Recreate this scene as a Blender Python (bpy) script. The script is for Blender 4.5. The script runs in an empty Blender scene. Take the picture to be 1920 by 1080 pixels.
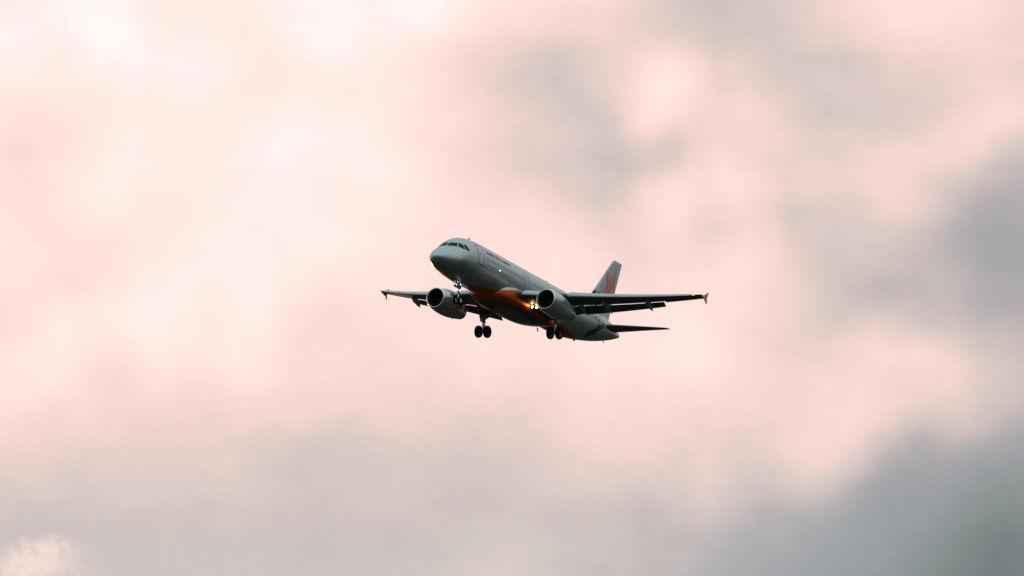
import bpy, bmesh, math, random
import numpy as np
from mathutils import Vector, Matrix
from mathutils.bvhtree import BVHTree
random.seed(4)
S = bpy.context.scene
COL = S.collection

# ------------------------------------------------------------------ camera
EL = math.radians(9.5)            # the lens looks up at the approach path
FPX, WPX = 5640.3, 1920.0
cam = bpy.data.objects.new('camera', bpy.data.cameras.new('camera'))
COL.objects.link(cam)
cam.location = (0, 0, 1.7)
cam.rotation_euler = (math.pi / 2 + EL, 0, 0)
cam.data.sensor_width = 36
cam.data.lens = 36 * FPX / WPX
cam.data.clip_start = 0.5
cam.data.clip_end = 60000
S.camera = cam
S.view_settings.view_transform = 'Standard'
S.view_settings.look = 'None'
S.view_settings.exposure = 0
S.view_settings.gamma = 1
S.render.film_transparent = False


def lin(c):
    return tuple(((v / 255) / 12.92 if v / 255 <= .04045 else ((v / 255 + .055) / 1.055) ** 2.4) for v in c)


# ------------------------------------------------------------------ sun and sky
SUN_EL, SUN_AZ = math.radians(0.6), math.radians(-14)     # low, beyond the aircraft and to the left
sun = bpy.data.objects.new('sun', bpy.data.lights.new('sun', 'SUN'))
COL.objects.link(sun)
sun.data.energy = 2.0
sun.data.angle = math.radians(0.5)
sun.data.color = (1.0, .40, .14)
sd = Vector((math.sin(SUN_AZ) * math.cos(SUN_EL), math.cos(SUN_AZ) * math.cos(SUN_EL), math.sin(SUN_EL)))
sun.rotation_euler = sd.to_track_quat('Z', 'Y').to_euler()
sun.location = (0, 0, 200)

W = bpy.data.worlds.new('World')
S.world = W
W.use_nodes = True
nt = W.node_tree
nt.nodes.clear()
N, Lk = nt.nodes, nt.links


def math_(op, a, b=None, c=None, clamp=False, tree=None):
    t = tree or nt
    n = t.nodes.new('ShaderNodeMath')
    n.operation = op
    n.use_clamp = clamp
    for i, v in enumerate((a, b, c)):
        if v is None:
            continue
        if isinstance(v, (int, float)):
            n.inputs[i].default_value = v
        else:
            t.links.new(v, n.inputs[i])
    return n.outputs[0]


def maprange(v, a, b, c=0.0, d=1.0, smooth=True, tree=None):
    t = tree or nt
    n = t.nodes.new('ShaderNodeMapRange')
    n.interpolation_type = 'SMOOTHSTEP' if smooth else 'LINEAR'
    t.links.new(v, n.inputs[0])
    for i, x in enumerate((a, b, c, d)):
        n.inputs[i + 1].default_value = x
    return n.outputs[0]


def noise(vec, scale, detail=2.0, rough=.5, tree=None, out=0):
    t = tree or nt
    n = t.nodes.new('ShaderNodeTexNoise')
    n.inputs['Scale'].default_value = scale
    n.inputs['Detail'].default_value = detail
    n.inputs['Roughness'].default_value = rough
    if vec is not None:
        t.links.new(vec, n.inputs['Vector'])
    return n.outputs[out]


tc = N.new('ShaderNodeTexCoord')
dirv = tc.outputs['Generated']
# slow swirl of the cloud deck, in sky directions
swirl = noise(dirv, 21, 9, .60, out=1)
sub = N.new('ShaderNodeVectorMath'); sub.operation = 'SUBTRACT'
Lk.new(swirl, sub.inputs[0]); sub.inputs[1].default_value = (.5, .5, .5)
scl = N.new('ShaderNodeVectorMath'); scl.operation = 'SCALE'
Lk.new(sub.outputs[0], scl.inputs[0]); scl.inputs['Scale'].default_value = .012
add = N.new('ShaderNodeVectorMath'); add.operation = 'ADD'
Lk.new(dirv, add.inputs[0]); Lk.new(scl.outputs[0], add.inputs[1])
sep = N.new('ShaderNodeSeparateXYZ')
Lk.new(add.outputs[0], sep.inputs[0])
az = math_('ARCTAN2', sep.outputs[0], sep.outputs[1])
el = math_('ARCSINE', sep.outputs[2])
HW = 960 / FPX
su = maprange(az, -HW * 1.0, HW * 1.0, smooth=False)
sv = maprange(el, EL + math.atan(540 / FPX), EL - math.atan(540 / FPX), smooth=False)

# thickness of the cloud deck over this part of the sky (bright where thin), one row per half degree of elevation
G = np.array([[240, 241, 245, 246, 245, 240, 237, 236, 236, 237, 240, 241, 241, 241, 241, 242, 245, 244, 238, 231, 225, 223, 222, 219, 214, 208, 202, 197, 195, 196, 198, 203, 208, 213, 217, 219, 220, 219, 216, 211, 207],
    [240, 241, 244, 247, 248, 245, 239, 237, 237, 236, 238, 240, 244, 245, 243, 242, 243, 238, 230, 223, 218, 215, 214, 213, 211, 207, 203, 199, 197, 197, 197, 200, 205, 209, 213, 217, 218, 216, 214, 210, 204],
    [243, 242, 240, 244, 247, 246, 241, 240, 239, 237, 235, 237, 242, 244, 241, 238, 232, 225, 216, 213, 208, 204, 204, 206, 209, 211, 214, 211, 204, 201, 199, 199, 201, 203, 206, 209, 210, 209, 208, 206, 203],
    [240, 240, 238, 240, 241, 242, 242, 243, 241, 237, 234, 235, 237, 237, 236, 234, 229, 223, 215, 209, 203, 199, 197, 201, 208, 218, 229, 223, 212, 207, 204, 201, 199, 199, 199, 201, 201, 200, 202, 204, 203],
    [233, 232, 234, 235, 236, 237, 238, 240, 239, 236, 236, 238, 238, 236, 236, 235, 230, 223, 218, 211, 205, 201, 198, 198, 204, 219, 229, 222, 215, 212, 209, 204, 199, 198, 198, 197, 198, 198, 202, 207, 206],
    [227, 225, 227, 231, 235, 237, 235, 236, 236, 236, 239, 242, 242, 241, 240, 236, 230, 224, 218, 211, 207, 205, 201, 197, 199, 213, 217, 211, 212, 213, 211, 206, 202, 200, 200, 199, 200, 202, 207, 210, 206],
    [224, 222, 225, 230, 237, 239, 237, 236, 236, 238, 241, 242, 242, 240, 240, 237, 230, 223, 216, 211, 206, 204, 202, 197, 193, 200, 202, 205, 213, 215, 211, 207, 206, 205, 205, 204, 204, 206, 206, 201, 194],
    [225, 222, 226, 233, 238, 239, 237, 236, 237, 238, 240, 240, 238, 237, 238, 236, 231, 223, 217, 213, 210, 207, 202, 198, 196, 201, 209, 217, 220, 221, 212, 207, 208, 207, 208, 209, 205, 201, 195, 187, 181],
    [226, 223, 227, 234, 237, 236, 235, 235, 237, 238, 239, 239, 238, 236, 236, 235, 230, 225, 221, 219, 218, 216, 208, 203, 203, 211, 221, 223, 216, 219, 212, 204, 207, 205, 204, 207, 201, 191, 182, 175, 173],
    [228, 226, 227, 230, 231, 231, 233, 236, 238, 239, 238, 239, 240, 238, 235, 232, 229, 226, 224, 223, 223, 222, 218, 214, 211, 215, 221, 215, 208, 215, 211, 202, 202, 201, 199, 198, 191, 182, 172, 166, 166],
    [230, 229, 225, 224, 225, 230, 234, 238, 240, 241, 240, 239, 239, 237, 234, 231, 228, 226, 224, 224, 224, 225, 224, 222, 215, 213, 219, 217, 216, 220, 216, 205, 200, 198, 195, 189, 184, 177, 169, 162, 161],
    [228, 228, 223, 221, 226, 232, 237, 240, 240, 241, 240, 237, 234, 232, 230, 228, 227, 225, 224, 224, 224, 225, 225, 223, 218, 217, 222, 223, 222, 222, 217, 210, 202, 196, 189, 183, 181, 178, 171, 164, 162],
    [223, 226, 227, 227, 232, 238, 240, 239, 237, 238, 240, 233, 227, 224, 224, 225, 224, 223, 223, 224, 224, 224, 224, 223, 222, 222, 225, 227, 225, 221, 215, 209, 202, 195, 191, 187, 183, 182, 175, 169, 167],
    [220, 226, 234, 234, 236, 240, 241, 237, 233, 236, 237, 228, 222, 220, 221, 222, 223, 223, 223, 225, 225, 225, 224, 225, 225, 226, 228, 231, 228, 220, 213, 209, 204, 202, 202, 197, 190, 187, 181, 176, 173],
    [223, 230, 235, 231, 228, 233, 237, 233, 232, 235, 231, 223, 220, 220, 219, 219, 221, 222, 223, 225, 224, 224, 225, 226, 227, 228, 229, 232, 229, 220, 214, 211, 209, 211, 212, 209, 206, 201, 193, 184, 179],
    [230, 231, 230, 224, 218, 222, 227, 224, 224, 230, 227, 221, 219, 219, 217, 216, 216, 215, 217, 219, 218, 219, 222, 224, 225, 225, 226, 227, 225, 220, 216, 213, 213, 214, 214, 211, 210, 208, 202, 193, 188],
    [229, 226, 221, 221, 217, 217, 219, 216, 216, 219, 218, 216, 214, 214, 214, 213, 211, 210, 210, 211, 210, 212, 216, 219, 220, 220, 220, 219, 218, 216, 215, 214, 215, 216, 215, 211, 208, 206, 201, 194, 188],
    [221, 218, 215, 215, 213, 212, 211, 210, 210, 211, 209, 208, 207, 207, 207, 207, 206, 206, 205, 206, 206, 208, 212, 214, 215, 215, 214, 212, 211, 210, 211, 214, 216, 218, 214, 205, 198, 197, 195, 186, 179],
    [213, 210, 208, 207, 207, 206, 206, 206, 207, 206, 203, 201, 200, 200, 200, 200, 200, 201, 201, 202, 203, 205, 208, 209, 209, 209, 208, 207, 208, 207, 208, 212, 215, 213, 201, 186, 179, 181, 180, 171, 167],
    [207, 206, 204, 202, 203, 203, 203, 203, 203, 202, 200, 197, 196, 197, 197, 198, 198, 197, 197, 197, 199, 202, 204, 204, 204, 202, 203, 205, 206, 202, 199, 203, 205, 198, 182, 168, 165, 165, 160, 155, 155],
    [201, 200, 199, 198, 199, 200, 200, 198, 198, 198, 197, 195, 194, 194, 195, 196, 196, 195, 194, 194, 195, 197, 198, 199, 198, 194, 196, 199, 200, 193, 187, 189, 189, 180, 167, 161, 159, 157, 152, 147, 147],
    [196, 194, 195, 195, 196, 196, 196, 195, 195, 196, 195, 194, 193, 193, 194, 194, 194, 194, 194, 195, 195, 195, 193, 193, 193, 189, 190, 191, 189, 182, 179, 178, 175, 169, 162, 157, 155, 150, 144, 139, 138],
    [194, 193, 194, 195, 195, 195, 195, 194, 194, 195, 195, 194, 193, 193, 193, 193, 194, 195, 196, 198, 199, 197, 193, 193, 192, 188, 186, 185, 181, 177, 174, 171, 166, 161, 157, 153, 148, 141, 134, 130, 130],
    [195, 195, 195, 196, 196, 195, 194, 194, 194, 195, 196, 195, 194, 194, 194, 195, 195, 196, 198, 200, 201, 198, 195, 192, 191, 187, 184, 181, 177, 174, 171, 167, 162, 156, 153, 149, 143, 136, 130, 127, 128]], float)
GM = G.mean()
U_, s_, V_ = np.linalg.svd(G - GM)


def curve(v, ys):
    lo, hi = float(min(ys)), float(max(ys))
    n = N.new('ShaderNodeFloatCurve')
    cm = n.mapping
    cm.extend = 'HORIZONTAL'
    c = cm.curves[0]
    k = len(ys)
    pts = [(i / (k - 1), (y - lo) / (hi - lo)) for i, y in enumerate(ys)]
    c.points[0].location = pts[0]
    c.points[1].location = pts[-1]
    for p in pts[1:-1]:
        c.points.new(*p)
    for p in c.points:
        p.handle_type = 'AUTO'
    cm.update()
    Lk.new(v, n.inputs['Value'])
    return math_('MULTIPLY_ADD', n.outputs[0], hi - lo, lo)


rag = math_('MULTIPLY', math_('SUBTRACT', noise(dirv, 75, 4, .6), .5), .9)
field = None
for k in range(20):
    f = curve(su, V_[k] * math.sqrt(s_[k]))
    g = curve(sv, U_[:, k] * math.sqrt(s_[k]))
    field = math_('MULTIPLY', f, g) if field is None else math_('MULTIPLY_ADD', f, g, field)
field = math_('ADD', field, GM)
field = math_('ADD', field, math_('MULTIPLY', math_('MULTIPLY', maprange(az, .10, .15), maprange(el, EL - .045, EL - .015)), 7))


def puff(field, px, py, rx, ry, amt, rot=0.0, soft=True, jag=0.0):
    """a lump in the deck, placed by its direction in the sky"""
    a0 = (px - 960) / FPX / math.cos(EL)
    e0 = EL + math.atan((540 - py) / FPX)
    dx = math_('SUBTRACT', az, a0)
    dy = math_('SUBTRACT', el, e0)
    c, s = math.cos(rot), math.sin(rot)
    x = math_('ADD', math_('MULTIPLY', dx, c * FPX / rx), math_('MULTIPLY', dy, s * FPX / rx))
    y = math_('ADD', math_('MULTIPLY', dx, -s * FPX / ry), math_('MULTIPLY', dy, c * FPX / ry))
    r = math_('SQRT', math_('ADD', math_('MULTIPLY', x, x), math_('MULTIPLY', y, y)))
    if not jag:
        r = math_('ADD', r, rag)
    if jag:
        r = math_('ADD', r, math_('MULTIPLY', math_('SUBTRACT', noise(dirv, 260, 4, .6), .5), jag))
    w = maprange(r, 1.0, 0.0 if soft else .55)
    return math_('MULTIPLY_ADD', w, amt, field)


# one small sunlit cumulus low on the left
cu0 = math_('MULTIPLY', field, 0.0)
cu0 = puff(cu0, 95, 1064, 112, 60, .85, 0, True, 1.0)
cu0 = puff(cu0, 45, 1078, 62, 36, .35, 0, True, 1.2)
cu0 = puff(cu0, 110, 1034, 62, 24, .3, 0, True, 1.5)
cumulus = math_('MINIMUM', cu0, .9)

# finer wisps, and the rest of the dome beyond this part of the sky
wm = N.new('ShaderNodeMapping'); wm.inputs['Scale'].default_value = (1, 1, 1.9); wm.inputs['Rotation'].default_value = (0, .45, 0)
Lk.new(dirv, wm.inputs[0])
w1 = math_('MULTIPLY', math_('SUBTRACT', noise(wm.outputs[0], 34, 9, .60), .5), 13)
w2 = math_('MULTIPLY', math_('SUBTRACT', noise(wm.outputs[0], 150, 6, .65), .5), 5)
w3 = math_('MULTIPLY', math_('MULTIPLY', math_('SUBTRACT', noise(dirv, 2600, 1, .8), .5), maprange(field, 240, 205, .2, 1.0)), 14)
w2 = math_('ADD', w2, w3)
field = math_('ADD', field, math_('ADD', w1, w2))
away = math_('MULTIPLY', maprange(math_('ABSOLUTE', math_('ADD', az, .1)), 1.7, .25), maprange(math_('ABSOLUTE', math_('SUBTRACT', el, .17)), .75, .15))
dome = math_('ADD', math_('MULTIPLY', away, 42), math_('MULTIPLY_ADD', noise(wm.outputs[0], 3.2, 4, .55), 60, 126))
inw = math_('MULTIPLY', maprange(math_('ABSOLUTE', az), .34, .20), maprange(math_('ABSOLUTE', math_('SUBTRACT', el, EL)), .26, .11))
mixf = N.new('ShaderNodeMix'); mixf.data_type = 'FLOAT'
Lk.new(inw, mixf.inputs[0]); Lk.new(dome, mixf.inputs[2]); Lk.new(field, mixf.inputs[3])
t = maprange(mixf.outputs[0], 120, 255, smooth=False)
ramp = N.new('ShaderNodeValToRGB')
RP = [(128, (119, 129, 127)), (140, (133, 141, 139)), (150, (147, 151, 151)), (159, (159, 160, 163)), (167, (167, 166, 168)), (176, (178, 173, 174)),
      (185, (194, 184, 183)), (193, (210, 194, 190)), (198, (216, 200, 195)), (204, (227, 206, 200)), (210, (240, 212, 206)), (217, (250, 218, 211)),
      (224, (254, 225, 217)), (232, (253, 232, 225)), (238, (254, 237, 230)), (243, (254, 242, 239)), (249, (253, 250, 249))]
cr = ramp.color_ramp
while len(cr.elements) < len(RP):
    cr.elements.new(.5)
for i, (g, c) in enumerate(RP):
    cr.elements[i].position = (g - 120) / 135
for i, (g, c) in enumerate(RP):
    cr.elements[i].color = (*lin(c), 1)
Lk.new(t, ramp.inputs[0])
# the cool grey-green deck overhead and behind the camera, brighter towards the zenith
dcol = N.new('ShaderNodeMix'); dcol.data_type = 'RGBA'
dk = maprange(math_('ADD', el, math_('MULTIPLY', math_('SUBTRACT', noise(wm.outputs[0], 2.6, 4, .6), .5), .35)), -.02, .62)
Lk.new(dk, dcol.inputs[0]); dcol.inputs[6].default_value = (.07, .09, .093, 1); dcol.inputs[7].default_value = (.56, .665, .675, 1)
# the low deck is cooler, the upper deck a little warmer; the cumulus catches pale light
hue = N.new('ShaderNodeMix'); hue.data_type = 'RGBA'; hue.blend_type = 'MULTIPLY'
Lk.new(maprange(el, EL - .050, EL - .088), hue.inputs[0]); Lk.new(ramp.outputs[0], hue.inputs[6]); hue.inputs[7].default_value = (.96, 1.004, 1.018, 1)
cuc = N.new('ShaderNodeMix'); cuc.data_type = 'RGBA'
Lk.new(cumulus, cuc.inputs[0]); Lk.new(hue.outputs[2], cuc.inputs[6]); cuc.inputs[7].default_value = (*lin((246, 224, 216)), 1)
skyc = N.new('ShaderNodeMix'); skyc.data_type = 'RGBA'
Lk.new(math_('MAXIMUM', inw, away), skyc.inputs[0]); Lk.new(dcol.outputs[2], skyc.inputs[6]); Lk.new(cuc.outputs[2], skyc.inputs[7])
sky = N.new('ShaderNodeTexSky'); sky.sky_type = 'NISHITA'; sky.sun_disc = False
sky.sun_elevation = SUN_EL; sky.sun_rotation = SUN_AZ
bg0 = N.new('ShaderNodeBackground'); Lk.new(sky.outputs[0], bg0.inputs[0]); bg0.inputs[1].default_value = .1
bg1 = N.new('ShaderNodeBackground'); Lk.new(skyc.outputs[2], bg1.inputs[0]); bg1.inputs[1].default_value = 1.0
cover = maprange(mixf.outputs[0], 118, 150, .75, 1.0)       # clear air shows only through the far, thin places of the dome
ms = N.new('ShaderNodeMixShader')
Lk.new(math_('MAXIMUM', cover, inw), ms.inputs[0]); Lk.new(bg0.outputs[0], ms.inputs[1]); Lk.new(bg1.outputs[0], ms.inputs[2])
wo = N.new('ShaderNodeOutputWorld'); Lk.new(ms.outputs[0], wo.inputs[0])


# ------------------------------------------------------------------ materials
def mat(name, base, rough=.4, metal=0.0, coat=0.0, var=.06, vscale=1.2, emit=None, estr=0.0, bump=0.0, spec=.5):
    m = bpy.data.materials.new(name)
    m.use_nodes = True
    t = m.node_tree
    b = t.nodes['Principled BSDF']
    b.inputs['Roughness'].default_value = rough
    b.inputs['Metallic'].default_value = metal
    b.inputs['Coat Weight'].default_value = coat
    b.inputs['Coat Roughness'].default_value = .18
    b.inputs['Specular IOR Level'].default_value = spec
    b.inputs['Base Color'].default_value = (*base, 1)
    if emit:
        b.inputs['Emission Color'].default_value = (*emit, 1)
        b.inputs['Emission Strength'].default_value = estr
        return m
    co = t.nodes.new('ShaderNodeTexCoord')
    n1 = noise(co.outputs['Object'], vscale, 5, .6, tree=t)
    mx = t.nodes.new('ShaderNodeMix'); mx.data_type = 'RGBA'
    t.links.new(n1, mx.inputs[0])
    mx.inputs[6].default_value = (*[c * (1 - var) for c in base], 1)
    mx.inputs[7].default_value = (*[min(1, c * (1 + var)) for c in base], 1)
    t.links.new(mx.outputs[2], b.inputs['Base Color'])
    t.links.new(maprange(n1, .3, .7, rough * .85, rough * 1.15, tree=t), b.inputs['Roughness'])
    if bump:
        bp = t.nodes.new('ShaderNodeBump'); bp.inputs['Strength'].default_value = bump; bp.inputs['Distance'].default_value = .02
        t.links.new(noise(co.outputs['Object'], 3.0, 3, .5, tree=t), bp.inputs['Height'])
        t.links.new(bp.outputs[0], b.inputs['Normal'])
    return m


ORG = Vector((17.2, 0, -4.29))      # thing origin (under the wheels) in airframe coordinates: x aft of the nose, y starboard, z up


def airframe_paint(name, silver, orange):
    """silver over orange; the wave between them, seams and scuffs are painted on the skin"""
    m = mat(name, silver, .38, .84, .10, .05, .9)
    t = m.node_tree
    b = t.nodes['Principled BSDF']
    co = t.nodes.new('ShaderNodeTexCoord')
    sp = t.nodes.new('ShaderNodeSeparateXYZ'); t.links.new(co.outputs['Object'], sp.inputs[0])
    x = math_('ADD', sp.outputs[0], ORG.x, tree=t)
    z = math_('ADD', sp.outputs[2], ORG.z, tree=t)
    fc = t.nodes.new('ShaderNodeFloatCurve')
    cm = fc.mapping; cm.extend = 'HORIZONTAL'
    B = [(0, -2.6), (4.2, -2.20), (5.5, -1.97), (6.6, -1.90), (7.4, -1.79), (9.4, -1.56), (10.3, -1.34), (11.7, -.96), (12.9, -.72), (15, -.75), (19, -1.1), (23.4, -1.56), (25.3, -1.67), (26.9, -1.71), (28, -1.82), (29.5, -2.1), (38, -2.6)]
    q = [(a / 38, (v + 3) / 3) for a, v in B]
    cu = cm.curves[0]
    cu.points[0].location = q[0]; cu.points[1].location = q[-1]
    for p in q[1:-1]:
        cu.points.new(*p)
    cm.update()
    t.links.new(math_('DIVIDE', x, 38.0, tree=t), fc.inputs['Value'])
    zb = math_('MULTIPLY_ADD', fc.outputs[0], 3.0, -3.0, tree=t)
    isor = maprange(math_('SUBTRACT', zb, z, tree=t), -.015, .015, tree=t)
    base = b.inputs['Base Color'].links[0].from_socket
    mo = t.nodes.new('ShaderNodeMix'); mo.data_type = 'RGBA'
    t.links.new(isor, mo.inputs[0]); t.links.new(base, mo.inputs[6]); mo.inputs[7].default_value = (*orange, 1)
    # the flat keel of the fairing is left dark grey
    keel = math_('MULTIPLY', maprange(z, -2.23, -2.27, tree=t), maprange(x, 20.3, 20.1, tree=t), tree=t)
    mk = t.nodes.new('ShaderNodeMix'); mk.data_type = 'RGBA'
    t.links.new(keel, mk.inputs[0]); t.links.new(mo.outputs[2], mk.inputs[6]); mk.inputs[7].default_value = (.11, .10, .10, 1)
    mo = mk
    # frame seams every 2.13 m and a longitudinal lap joint
    fr = math_('ABSOLUTE', math_('SUBTRACT', math_('FRACT', math_('DIVIDE', x, 2.134, tree=t), tree=t), .5, tree=t), tree=t)
    seam = maprange(fr, .006, .003, 0, .35, tree=t)
    lap = maprange(math_('ABSOLUTE', math_('SUBTRACT', z, -.86, tree=t), tree=t), .018, .008, 0, .30, tree=t)
    lap2 = maprange(math_('ABSOLUTE', math_('SUBTRACT', z, 1.62, tree=t), tree=t), .016, .007, 0, .22, tree=t)
    # sooty row of small service vents under the windows
    st = maprange(math_('ABSOLUTE', math_('ADD', z, .02, tree=t), tree=t), .055, .03, tree=t)
    st = math_('MULTIPLY', st, math_('MULTIPLY', maprange(x, 6.1, 6.4, tree=t), maprange(x, 11.6, 10.9, tree=t), tree=t), tree=t)
    mp = t.nodes.new('ShaderNodeMapping'); mp.inputs['Scale'].default_value = (3.2, .3, .3)
    t.links.new(co.outputs['Object'], mp.inputs[0])
    st = math_('MULTIPLY', st, maprange(noise(mp.outputs[0], 1.6, 4, .7, tree=t), .44, .56, .25, .8, tree=t), tree=t)
    # thin grime streaks drawn aft by the airflow
    mp2 = t.nodes.new('ShaderNodeMapping'); mp2.inputs['Scale'].default_value = (.25, 5, 7)
    t.links.new(co.outputs['Object'], mp2.inputs[0])
    gr = maprange(noise(mp2.outputs[0], 1.0, 4, .6, tree=t), .5, .8, 0, .32, tree=t)
    d = math_('MAXIMUM', math_('MAXIMUM', seam, lap, tree=t), math_('MAXIMUM', lap2, math_('MAXIMUM', st, gr, tree=t), tree=t), tree=t)
    mg = t.nodes.new('ShaderNodeMix'); mg.data_type = 'RGBA'
    t.links.new(d, mg.inputs[0]); t.links.new(mo.outputs[2], mg.inputs[6]); mg.inputs[7].default_value = (.05, .055, .05, 1)
    t.links.new(mg.outputs[2], b.inputs['Base Color'])
    t.links.new(math_('SUBTRACT', .82, math_('MULTIPLY', isor, .35, tree=t), tree=t), b.inputs['Metallic'])
    return m


M = dict(
    skin=airframe_paint('silver_and_orange_paint', (.56, .62, .62), (.88, .135, .006)),
    silver=mat('silver_paint', (.56, .62, .62), .34, .7, .25, .05),
    cowl=mat('cowl_paint', (.62, .69, .69), .30, .75, .3, .07),
    reverser=mat('reverser_paint', (.58, .63, .64), .32, .6, .2, .06),
    lip=mat('bare_metal_lip', (.85, .90, .90), .32, .9, 0, .04),
    slat=mat('slat_paint', (.55, .61, .62), .42, .3, .1, .05),
    wing=mat('wing_grey_paint', (.13, .155, .155), .5, 0, .05, .15, .8),
    flap=mat('flap_grey_paint', (.12, .145, .145), .55, 0, 0, .2, .8),
    canoe=mat('fairing_grey_paint', (.36, .41, .41), .4, .2, .1, .12),
    fence=mat('fence_orange_paint', (.75, .42, .34), .4, .1, .1, .08),
    nozzle=mat('heat_stained_metal', (.42, .33, .29), .38, .85, 0, .2, 3),
    dark=mat('dark_cavity', (.012, .013, .013), .8, 0, 0, .2),
    fan=mat('titanium_blades', (.05, .052, .055), .4, .6, 0, .1),
    spin=mat('spinner_grey', (.06, .06, .065), .4, .2, 0, .1),
    glass=mat('cockpit_glass', (.006, .008, .010), .12, 0, 0, .1, spec=.3),
    pane=mat('cabin_pane', (.42, .47, .48), .38, .4, 0, .1),
    frame=mat('window_frame_grey', (.37, .42, .43), .4, .3, 0, .1),
    line=mat('seam_line', (.03, .035, .035), .6, 0, 0, .1),
    black=mat('black_livery', (.018, .02, .022), .35, 0, .3, .1),
    text=mat('title_charcoal', (.07, .09, .10), .5, 0, 0, .1),
    pink=mat('title_pink', (.70, .17, .24), .4, 0, .2, .1),
    star_p=mat('star_pink', (.95, .33, .38), .4, .05, .2, .07, 2),
    star_o=mat('star_amber', (.95, .38, .15), .4, .05, .2, .12, 2),
    star_s=mat('star_rust', (.70, .28, .13), .4, .05, .2, .15, 2),
    strut=mat('gear_steel', (.22, .23, .22), .35, .5, 0, .2, 4),
    chrome=mat('oleo_chrome', (.75, .76, .76), .15, 1, 0, .03),
    tyre=mat('tyre_rubber', (.008, .008, .008), .85, 0, 0, .2, 6, spec=.15),
    hub=mat('wheel_hub', (.10, .105, .10), .5, .3, 0, .15, 8),
    lamp=mat('taxi_lamp', (1, 1, 1), emit=(1, .97, .92), estr=3),
    wlamp=mat('landing_lamp', (1, 1, 1), emit=(1, .55, .22), estr=55),
    nav=mat('red_nav_lamp', (1, .3, .2), emit=(1, .16, .07), estr=3.0),
)


# ------------------------------------------------------------------ helpers
def tag(o, label=None, cat=None, kind=None, group=None):
    if label: o['label'] = label
    if cat: o['category'] = cat
    if kind: o['kind'] = kind
    if group: o['group'] = group
    return o


def build(name, bm, mats, parent=None, smooth=True, angle=35):
    """bmesh in airframe coordinates -> ONE object"""
    me = bpy.data.meshes.new(name)
    if parent is not None:
        bmesh.ops.translate(bm, verts=bm.verts, vec=-ORG)
    bmesh.ops.recalc_face_normals(bm, faces=bm.faces)
    bm.to_mesh(me)
    bm.free()
    if not isinstance(mats, (list, tuple)):
        mats = [mats]
    for m in mats:
        me.materials.append(m)
    o = bpy.data.objects.new(name, me)
    COL.objects.link(o)
    if parent is not None:
        o.parent = parent
    if smooth:
        for p in me.polygons:
            p.use_smooth = True
        if angle:
            me.set_sharp_from_angle(angle=math.radians(angle))
    return o


def loft(bm, rings, cap0=True, cap1=True, closed=True, mi=0):
    vs = [[bm.verts.new(p) for p in r] for r in rings]
    n = len(rings[0])
    for a, b in zip(vs[:-1], vs[1:]):
        for i in range(n if closed else n - 1):
            j = (i + 1) % n
            f = bm.faces.new((a[i], a[j], b[j], b[i])); f.material_index = mi
    if cap0: bm.faces.new(vs[0][::-1]).material_index = mi
    if cap1: bm.faces.new(vs[-1]).material_index = mi
    return vs


def ring(c, u, v, ru, rv, n=20):
    return [c + u * (ru * math.cos(2 * math.pi * k / n)) + v * (rv * math.sin(2 * math.pi * k / n)) for k in range(n)]


def tube(bm, a, b, r0, r1=None, n=12, cap=True):
    a, b = Vector(a), Vector(b)
    r1 = r0 if r1 is None else r1
    d = (b - a).normalized()
    u = d.orthogonal().normalized(); v = d.cross(u)
    loft(bm, [ring(a, u, v, r0, r0, n), ring(b, u, v, r1, r1, n)], cap, cap)


def revolve(bm, prof, o, ax, n=48, squash=None, cap0=False, cap1=False, mi=0):
    """prof: (along axis, radius)"""
    ax = Vector(ax).normalized()
    u = Vector((0, 1, 0)) if abs(ax.y) < .9 else Vector((1, 0, 0))
    u = (u - ax * u.dot(ax)).normalized(); v = ax.cross(u)
    rings = []
    for a, r in prof:
        rr = []
        for k in range(n):
            th = 2 * math.pi * k / n
            d = u * math.cos(th) + v * math.sin(th)
            s = squash(d, a) if squash else 1
            rr.append(Vector(o) + ax * a + d * max(r, 1e-4) * s)
        rings.append(rr)
    loft(bm, rings, cap0, cap1, mi=mi)


def box(bm, c, sx, sy, sz, rot=None):
    m = Matrix.Translation(Vector(c)) @ (rot.to_4x4() if rot else Matrix()) @ Matrix.Diagonal((sx, sy, sz, 1))
    bmesh.ops.create_cube(bm, size=1, matrix=m)


def interp(tab, x):
    """smooth (monotone-ish) interpolation of a table of rows keyed by first column"""
    xs = [r[0] for r in tab]
    if x <= xs[0]: return list(tab[0][1:])
    if x >= xs[-1]: return list(tab[-1][1:])
    i = max(k for k in range(len(xs)) if xs[k] <= x)
    i = min(i, len(xs) - 2)
    out = []
    h = xs[i + 1] - xs[i]; s = (x - xs[i]) / h
    for c in range(1, len(tab[0])):
        def slope(k):
            if k <= 0 or k >= len(xs) - 1:
                k0, k1 = max(0, k - 1), min(len(xs) - 1, k + 1)
                return (tab[k1][c] - tab[k0][c]) / (xs[k1] - xs[k0])
            d0 = (tab[k][c] - tab[k - 1][c]) / (xs[k] - xs[k - 1]); d1 = (tab[k + 1][c] - tab[k][c]) / (xs[k + 1] - xs[k])
            return 0 if d0 * d1 <= 0 else 2 * d0 * d1 / (d0 + d1)
        y0, y1, m0, m1 = tab[i][c], tab[i + 1][c], slope(i) * h, slope(i + 1) * h
        out.append((2 * s**3 - 3 * s**2 + 1) * y0 + (s**3 - 2 * s**2 + s) * m0 + (-2 * s**3 + 3 * s**2) * y1 + (s**3 - s**2) * m1)
    return out


# ------------------------------------------------------------------ ground (far below the picture, seen by the belly)
bm = bmesh.new()
bmesh.ops.create_circle(bm, cap_ends=True, segments=96, radius=30000)
gm = mat('dry_grass_field', (.022, .026, .020), .95, 0, 0, .3, .02, spec=.1)
ground = build('ground', bm, gm, None, smooth=False)
tag(ground, kind='structure')

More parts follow.
